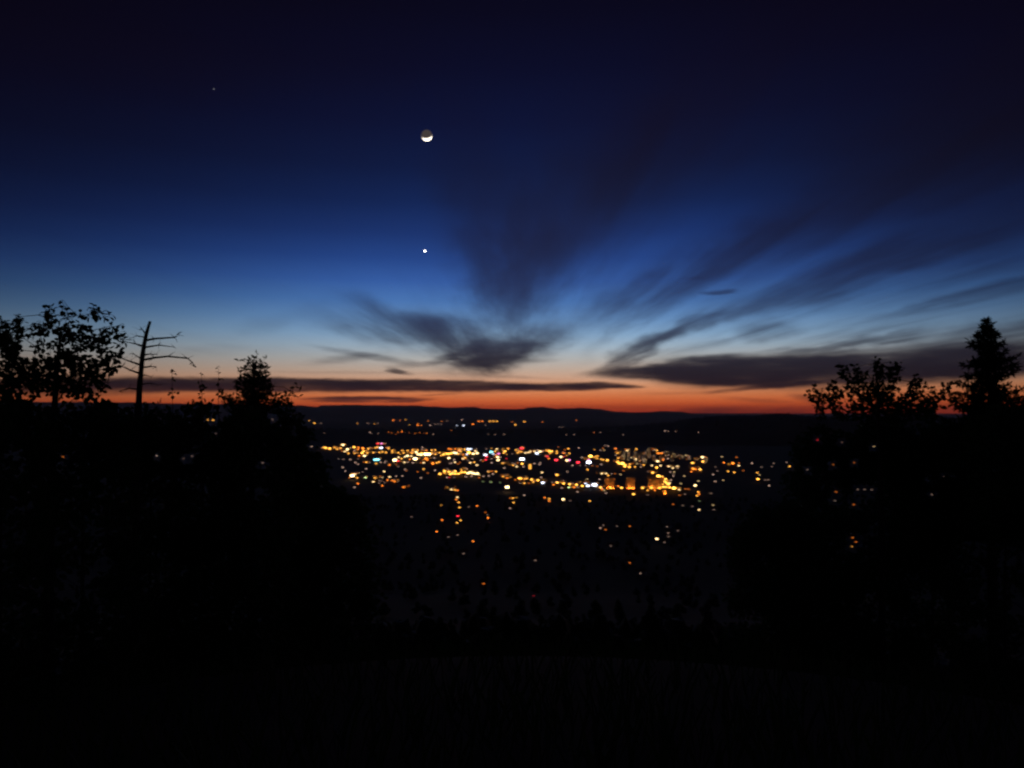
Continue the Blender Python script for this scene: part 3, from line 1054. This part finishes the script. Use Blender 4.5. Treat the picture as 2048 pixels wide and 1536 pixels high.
def grow(name, label, cat, group, trunk_px, dist, clusters, leaf_len, leaf_wd, per, mat, seed, trunk_r=.05, spread=1.0, single=0,
         upright=0.0, squash=1.0, stalks=True):
    """a broadleaf: trunk through trunk_px, a twig to every leaf cluster (px, py, radius px), leaves round each cluster in depth too"""
    rnd = random.Random(seed)
    k = dist / F
    x0, y0 = trunk_px[0]
    g = at(x0, y0, dist)
    base = Vector((g.x, g.y, surface(g.x, g.y)))
    t = thing(name, base, 0, label, cat, group)
    path = [Vector((0, 0, -.3))] + [at(x, y, dist + rnd.uniform(-.1, .1)) - base for x, y in trunk_px]
    path = path[:1] + [q for q in path[1:] if q.z > .3]
    m = MB()
    n = len(path)
    m.tube(path, [trunk_r * (1 - .75 * i / (n - 1)) for i in range(n)], 8)
    m.build('trunk', M['bark'], t)
    nodes = [path[i].lerp(path[i + 1], f) for i in range(1 if n > 2 else 0, n - 1) for f in (0, .33, .67)] + [path[-1]]
    cl = []
    for (cx, cyy, cr) in clusters:
        cl.append((at(cx, cyy, dist + rnd.gauss(0, 1) * spread) - base, cr * k))
    cl.sort(key=lambda c: min((c[0] - q).length for q in nodes))
    tw, lf = MB(), []
    for c, cr in cl:
        q = min(nodes, key=lambda q: (c - q).length + (0 if q.z <= c.z + .05 else .6 * (q.z - c.z)))
        d = c - q
        mid = q + d * .5 + Vector((rnd.uniform(-1, 1), rnd.uniform(-1, 1), rnd.uniform(-.2, 1))) * d.length * .12
        r0 = min(trunk_r * .3, .004 + d.length * .005)
        tw.tube([q, mid, c], [r0, r0 * .7, r0 * .4], 5)
        nodes += [mid, c]
        for i in range(max(2, int(per * (cr / leaf_len) ** 2 + .5))):
            o = rnd_dir(rnd) * cr * rnd.uniform(.15, 1.0) ** .6
            pos = c + Vector((o.x, o.y * 1.3, o.z * squash))
            dr = (rnd_dir(rnd) + o.normalized() * .7 + Vector((0, 0, -.35 + upright))).normalized()
            if near_side_light(base + pos):
                continue
            s = rnd.uniform(.7, 1.2)
            lf.append((pos, dr, rnd_dir(rnd), leaf_len * s, leaf_wd * s))
            if stalks:
                tw.tube([c + (pos - c) * .1, pos], [.004, .002], 3)
    tw.build('branches', M['bark'], t)['kind'] = 'stuff'
    lf.sort(key=lambda e: -e[0].z)
    cb = MB()
    for e in lf[single:]:
        cb.leaf(e[0], e[1], e[2], e[3], e[4])
    cr_o = cb.build('crown', mat, t)
    cr_o['kind'] = 'stuff'
    if single:
        me = MB().leaf(Vector((0, 0, 0)), Vector((0, 0, 1)), Vector((0, 1, 0)), 1.0, leaf_wd / leaf_len).data('leaf', mat)
        for e in lf[:single]:
            o = link('leaf', me, cr_o)
            o.location = e[0]
            o.rotation_mode = 'QUATERNION'
            o.rotation_quaternion = e[1].to_track_quat('Z', 'Y')
            o.scale = (e[3],) * 3
    return t


SIDE = [l for l in LIGHTS if l[0] < 660 or l[0] > 1530]


def near_side_light(p):
    x, y = project(p)
    return any(abs(x - l[0]) < 12 and abs(y - l[1]) < 11 for l in SIDE)


def cl(ox, oy, k, text):
    out = []
    for e in text.split(';'):
        q = [float(v) for v in e.split()]
        if len(q) == 3:
            out.append((ox + q[0] / k, oy + q[1] / k, q[2] / k))
    return out


LEFT = cl(0, 580, 6.4, """30 410 60;90 420 35;230 345 55;240 470 95;60 560 110;150 620 90;120 760 130;40 700 120;200 700 80;200 830 80;460 430 50;500 490 70;
400 560 70;560 500 70;630 265 70;590 330 60;660 380 70;610 430 50;810 130 24;812 190 16;800 240 48;870 300 28;860 350 48;940 400 32;960 300 34;
1030 320 44;1135 320 36;1200 230 46;1240 290 64;1320 350 38;1390 310 40;1420 460 40;1535 450 38;1050 470 62;870 450 48;740 480 62;1150 520 52;
1280 550 58;1360 510 54;1500 570 64;1560 630 52;840 540 72;950 620 84;1080 600 72;1200 680 110;1340 620 74;1050 720 84;880 640 74;780 660 62;
680 720 52;560 700 52;450 720 52;900 850 120;760 880 100;600 900 110;450 880 60;1000 950 120;1300 900 90;1450 850 80;1420 1000 80;1250 1030 100;
1100 1060 80;700 1000 120;400 1000 120;200 920 80;100 1000 150;300 1100 150;600 1100 150;900 1120 120;1200 1120 100;1180 960 70;1330 760 70;
1530 780 40;1500 690 40;-150 600 150;-200 800 200;-100 450 90;100 1200 160;400 1230 160;750 1230 160;1050 1240 150;1300 1200 110""")
grow('broadleaf_tree', 'leafy broadleaf tree with big loose leaves beside the bare dead trunk', 'tree', None,
     [(95, 1500), (98, 1150), (105, 900), (112, 760), (120, 680)], 10.0, LEFT, .070, .053, 19.0, M['leaf'], 11, .075, .55, 300)

# the dead trunk
Z1 = 3.103


def z1(x, y, d):
    return at(x / Z1, 560 + y / Z1, d)


D = 12.0
g = at(272, 900, D)
base = Vector((g.x, g.y, surface(g.x, g.y)))
t = thing('dead_tree', base, 0, 'bare dead conifer trunk with broken top and leafless side branches', 'dead tree')
m = MB()
tp = [(838, 1500), (852, 900), (868, 640), (876, 560), (884, 470), (893, 410), (905, 350), (918, 300), (932, 256)]
rad = [.075, .056, .043, .038, .038, .032, .031, .025, .021]
m.tube([Vector((base.x, base.y, base.z - .3))] + [z1(x, y, D) for x, y in tp], [.1] + rad, 8)
m.v = [tuple(Vector(v) - base) for v in m.v]
m.build('trunk', M['dead'], t)
BR = [([(900, 376), (960, 364), (1085, 356), (1100, 338)], .020, -.5), ([(898, 418), (985, 404), (1080, 416)], .016, .6), ([(885, 497), (960, 482), (1040, 474), (1165, 486), (1190, 508), (1216, 542)], .019, -.3),
      ([(890, 464), (930, 460), (972, 463)], .014, .4), ([(884, 542), (930, 538), (970, 538)], .015, -.6), ([(893, 354), (850, 346), (806, 362)], .010, .5),
      ([(900, 330), (884, 308), (866, 308)], .012, -.4), ([(888, 410), (840, 396), (785, 384)], .018, -.5), ([(880, 492), (850, 472), (825, 456)], .013, .4),
      ([(876, 528), (815, 508), (760, 488), (652, 462)], .018, .7), ([(870, 580), (810, 560), (758, 536)], .020, -.4), ([(868, 600), (900, 590), (940, 600)], .011, .5),
      ([(860, 680), (800, 672), (740, 690)], .014, .4), ([(866, 650), (930, 640), (985, 652)], .012, -.5)]
for pts, r0, dz_ in BR:
    m = MB()
    nn = len(pts)
    m.tube([z1(x, y, D + dz_ * i / (nn - 1)) - base for i, (x, y) in enumerate(pts)], [r0 * (1 - .7 * i / (nn - 1)) for i in range(nn)], 6)
    for i in range(1, nn):
        for _ in range(3):
            a = z1(*pts[i], D + dz_ * i / (nn - 1)) - base
            m.tube([a, a + Vector((R.uniform(-.09, .09), R.uniform(-.12, .12), R.uniform(-.07, .09)))], [r0 * .3, r0 * .12], 4)
    m.build('branch', M['dead'], t, True)

# spiky young tree in front of the low cloud bar
SPIKY = cl(380, 680, 5.485, """735 150 8;720 190 12;690 220 40;640 215 22;600 235 16;550 225 10;830 200 10;800 250 26;820 300 26;760 270 40;660 290 44;560 330 26;545 350 22;
600 340 26;700 340 60;780 350 50;840 350 22;620 420 50;700 420 80;790 420 60;840 440 30;560 450 20;520 480 30;600 500 90;720 500 110;840 500 80;890 520 40;500 530 30;
600 590 80;700 600 120;800 600 80;640 690 110;760 690 110;480 680 60;440 640 50;360 620 40;400 700 60;560 780 120;700 800 150;850 780 100;880 660 50;930 640 36;960 600 24;
1000 690 40;1050 610 34;1040 660 44;960 720 70;1120 600 18;1150 510 18;1180 490 12;1200 570 16;1120 540 14;1190 630 14;1130 680 20;1100 740 40;1020 790 80;
600 900 160;800 920 160;980 900 120;1120 880 90;1215 820 26;1225 850 34;1180 900 60;1100 1000 110;900 1050 160;700 1050 160;500 950 140""")
grow('young_tree', 'bushy young tree with spiky upright shoots standing across the low cloud bar', 'tree', None,
     [(500, 1400), (503, 1000), (506, 860), (508, 770), (512, 722)], 14.0, SPIKY, .085, .038, 26.0, M['leaf2'], 5, .06, .5, 0, .75)
SPRIGS = [([(404, 900), (404, 800), (403, 752)], [(403, 746, 5), (404, 762, 4), (405, 775, 7), (402, 790, 6), (398, 770, 3)],
           'thin shoot tipped with one leaf tuft, shorter of a pair'),
          ([(438, 900), (437, 800), (437, 740)], [(437, 733, 5), (437, 744, 3), (438, 756, 3), (440, 772, 6), (437, 790, 7), (444, 780, 5)],
           'thin shoot tipped with one leaf tuft, taller of a pair'),
          ([(346, 900), (345, 800), (344, 745)], [(343, 742, 5), (347, 748, 4), (344, 760, 3), (342, 775, 5), (346, 790, 7)],
           'thin shoot with small leaves just beside the dead trunk')]
for i, (tr, c, lab) in enumerate(SPRIGS):
    grow('sapling', lab, 'sapling', 'thin shoots between the dead trunk and the spiky tree', tr, 11.0, c, .06, .04, 9.0, M['leaf'], 40 + i, .009, .1, 0, .2, stalks=False)

RIGHT = cl(1580, 600, 3.84, """400 515 34;425 560 30;495 515 18;520 590 60;480 620 40;655 462 24;665 490 34;690 525 46;720 560 52;800 520 40;842 508 26;780 590 60;615 600 26;
150 735 28;195 685 28;210 750 56;320 665 40;340 720 58;420 700 40;490 680 56;560 680 70;640 700 80;720 680 80;780 700 50;240 820 50;300 770 50;560 790 80;660 760 80;
760 800 80;870 790 60;960 600 32;970 660 46;995 640 34;925 650 22;960 715 50;900 720 34;1000 770 70;1090 695 30;1085 755 48;1200 665 38;1180 720 40;1235 750 36;1285 765 26;
1120 800 50;1050 840 60;230 870 40;380 860 60;500 870 80;640 870 80;800 880 90;950 870 90;1080 890 60;350 790 26;460 770 40""")
grow('broadleaf_tree', 'round-crowned broadleaf tree against the orange horizon beside the spruce', 'tree', None,
     [(1765, 1400), (1762, 1000), (1758, 860), (1756, 780), (1750, 735)], 17.0, RIGHT, .10, .075, 17.0, M['leaf2'], 21, .08, .9)


def conifer(name, label, px, top, dist, widths, seed, mat=None):
    """widths: (row, half width px left, half width px right) down the crown"""
    rnd = random.Random(seed)
    k = dist / F
    g = at(px, top, dist)
    base = Vector((g.x, g.y, surface(g.x, g.y)))
    H = g.z - base.z
    t = thing(name, base, 0, label, 'tree')
    MB().tube([(0, 0, -.3), (0, 0, H * .5), (.03, 0, H * .8), (0, 0, H)], [.14, .09, .04, .008], 8).build('trunk', M['bark'], t)
    tw, cb = MB(), MB()
    lo, hi = [(r, a) for r, a, b in widths], [(r, b) for r, a, b in widths]
    row = top + 3
    while row < widths[-1][0]:
        z = H - (row - top) * k
        n = rnd.randint(4, 6)
        a0 = rnd.uniform(0, 6.28)
        for i in range(n):
            a = a0 + 6.28 * i / n + rnd.uniform(-.25, .25)
            c = math.cos(a)
            w = (smooth_interp(hi, row) * (1 + c) / 2 + smooth_interp(lo, row) * (1 - c) / 2) * k * 1.22 * rnd.choice((rnd.uniform(.35, .8), rnd.uniform(.75, 1.15)))
            e = Vector((c * w, math.sin(a) * w, -.10 * w + rnd.uniform(-.02, .1) + .12 * w))
            s = Vector((0, 0, z))
            mid = s + e * .55 - Vector((0, 0, .10 * w))
            tw.tube([s, mid, s + e], [.012, .008, .003], 4)
            m_ = max(5, int(w / .028))
            for j in range(m_):
                f = .12 + .9 * j / m_
                p = s.lerp(mid, f / .55) if f < .55 else mid.lerp(s + e, (f - .55) / .45)
                for q in range(3):
                    dr = (e.normalized() * .6 + rnd_dir(rnd)).normalized()
                    cb.leaf(p, dr, rnd_dir(rnd), rnd.uniform(.09, .17), rnd.uniform(.028, .045))
        row += rnd.uniform(5, 9)
    for j in range(30):
        p = Vector((0, 0, H - .35 * j / 30))
        cb.leaf(p, (rnd_dir(rnd) * .7 + Vector((0, 0, .6))).normalized(), rnd_dir(rnd), .09, .03)
    tw.build('branches', M['bark'], t)['kind'] = 'stuff'
    cb.build('crown', mat or M['needle'], t)['kind'] = 'stuff'
    return t


conifer('spruce_tree', 'tall pointed spruce rising above every other tree on its side', 1973, 643, 18.0,
        [(640, 3, 3), (655, 7, 9), (668, 12, 14), (680, 30, 26), (690, 28, 34), (702, 18, 22), (714, 22, 40), (728, 36, 38), (742, 34, 48), (752, 30, 40),
         (764, 42, 36), (778, 46, 50), (790, 40, 62), (806, 58, 74), (830, 70, 84), (880, 84, 96), (960, 100, 110), (1080, 120, 130)], 3)

# bushes that fill the dark below, each one a plant of its own, leafy down to the ground
BUSH = [
    (0, 786, 9.0, 120, 'round bush under the crown of the big-leaved broadleaf tree'),
    (165, 798, 10.5, 120, 'wide dark bush between the big-leaved broadleaf tree and the dead trunk'),
    (300, 808, 13.0, 85, 'dark bush around the foot of the dead trunk'),
    (405, 812, 13.5, 85, 'ragged bush beneath the pair of thin shoots'),
    (505, 830, 13.0, 80, 'leafy bush hiding the trunk of the spiky young tree'),
    (590, 850, 15.5, 60, 'sloping bush between the spiky tree and the town'),
    (660, 985, 16.0, 90, 'low bush at the foot of the sloping bush, below the town'),
    (1650, 858, 19.0, 80, 'bush on the town side of the round-crowned tree'),
    (1760, 842, 18.5, 90, 'bush around the trunk of the round-crowned tree'),
    (1865, 846, 18.0, 80, 'bush between the round-crowned tree and the spruce'),
    (2010, 815, 15.0, 90, 'dense bush at the foot of the spruce'),
    (1560, 1010, 18.0, 100, 'low bush at the valley end of the row by the round-crowned tree'),
]
for i, (x, y, d, w, lab) in enumerate(BUSH):
    rb_ = random.Random(100 + i)
    gp = at(x, y, d)
    foot = project((gp.x, gp.y, surface(gp.x, gp.y)))[1]
    hh = foot - y
    c = []
    for j in range(150):
        a = rb_.uniform(-1, 1)
        f = rb_.random() ** 1.5
        c.append((x + a * w * (.75 + .35 * f), y + 14 + 55 * abs(a) ** 2.2 + f * (hh - 60), rb_.uniform(16, 34)))
    for j in range(16):
        a = rb_.uniform(-.95, .95)
        c.append((x + a * w * .85, y + 50 * abs(a) ** 2.2 + rb_.uniform(-6, 12), rb_.uniform(4, 10)))
    grow('bush', lab, 'bush', 'bushes beside the viewpoint', [(x, foot - 30), (x, y + hh * .6), (x + 3, y + 40)], d, c, .10, .07, 9.0, M['leaf2'], 200 + i, .035, .5, stalks=False)

# grass and weeds of the near slope
gr = MB()
for i in range(9000):
    a = math.radians(R.uniform(-42, 42))
    r = 1.5 + 26 * R.random() ** 1.6
    x, y = r * math.sin(a), r * math.cos(a)
    p = Vector((x, y, ground_z(x, y) - .02))
    h = R.uniform(.15, .5)
    dr = Vector((R.uniform(-.5, .5), R.uniform(-.5, .5), 1)).normalized()
    gr.leaf(p, dr, rnd_dir(R), h, R.uniform(.008, .03))
tag(gr.build('grass', M['grass']), 'long dark grass and weeds on the near slope', 'grass', kind='stuff')

# ------------------------------------------------------------------ moon, planet, star
FARTHEST = 250000.0


def sky_body(name, px, py, rad_px, mat, label, cat, seg=48):
    d = ray(px, py)
    r = rad_px / F * FARTHEST
    o = MB().spheroid((0, 0, 0), r, r, r, seg, seg // 2).build(name, mat, None, True)
    o.location = d * FARTHEST
    return tag(o, label, cat)


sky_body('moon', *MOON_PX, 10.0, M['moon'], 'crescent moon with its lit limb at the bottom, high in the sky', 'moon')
sky_body('planet', 850, 502, 1.7, glow_material('planet_light', (1, .94, .86), 9, .02), 'brilliant white evening star straight below the moon', 'planet', 16)
sky_body('star', 427.5, 178, .9, glow_material('star_light', (.9, .92, 1), .30, .0), 'single faint star high above the dead trunk', 'star', 12)

# ------------------------------------------------------------------ the evening air over the valley
B = 60000.0
hz = MB().box(-B, B, -B, B, -262.0, 340.0)
hm_ = bpy.data.materials.new('evening_haze')
hm_.use_nodes = True
t = hm_.node_tree
t.nodes.remove(t.nodes['Principled BSDF'])
pv = t.nodes.new('ShaderNodeVolumePrincipled')
pv.inputs['Color'].default_value = (.9, .88, .88, 1)
pv.inputs['Density'].default_value = 0.6 / 38000
pv.inputs['Anisotropy'].default_value = .3
t.links.new(pv.outputs[0], t.nodes['Material Output'].inputs['Volume'])
tag(hz.build('haze', hm_), 'thin evening haze over the valley', 'haze', kind='stuff')
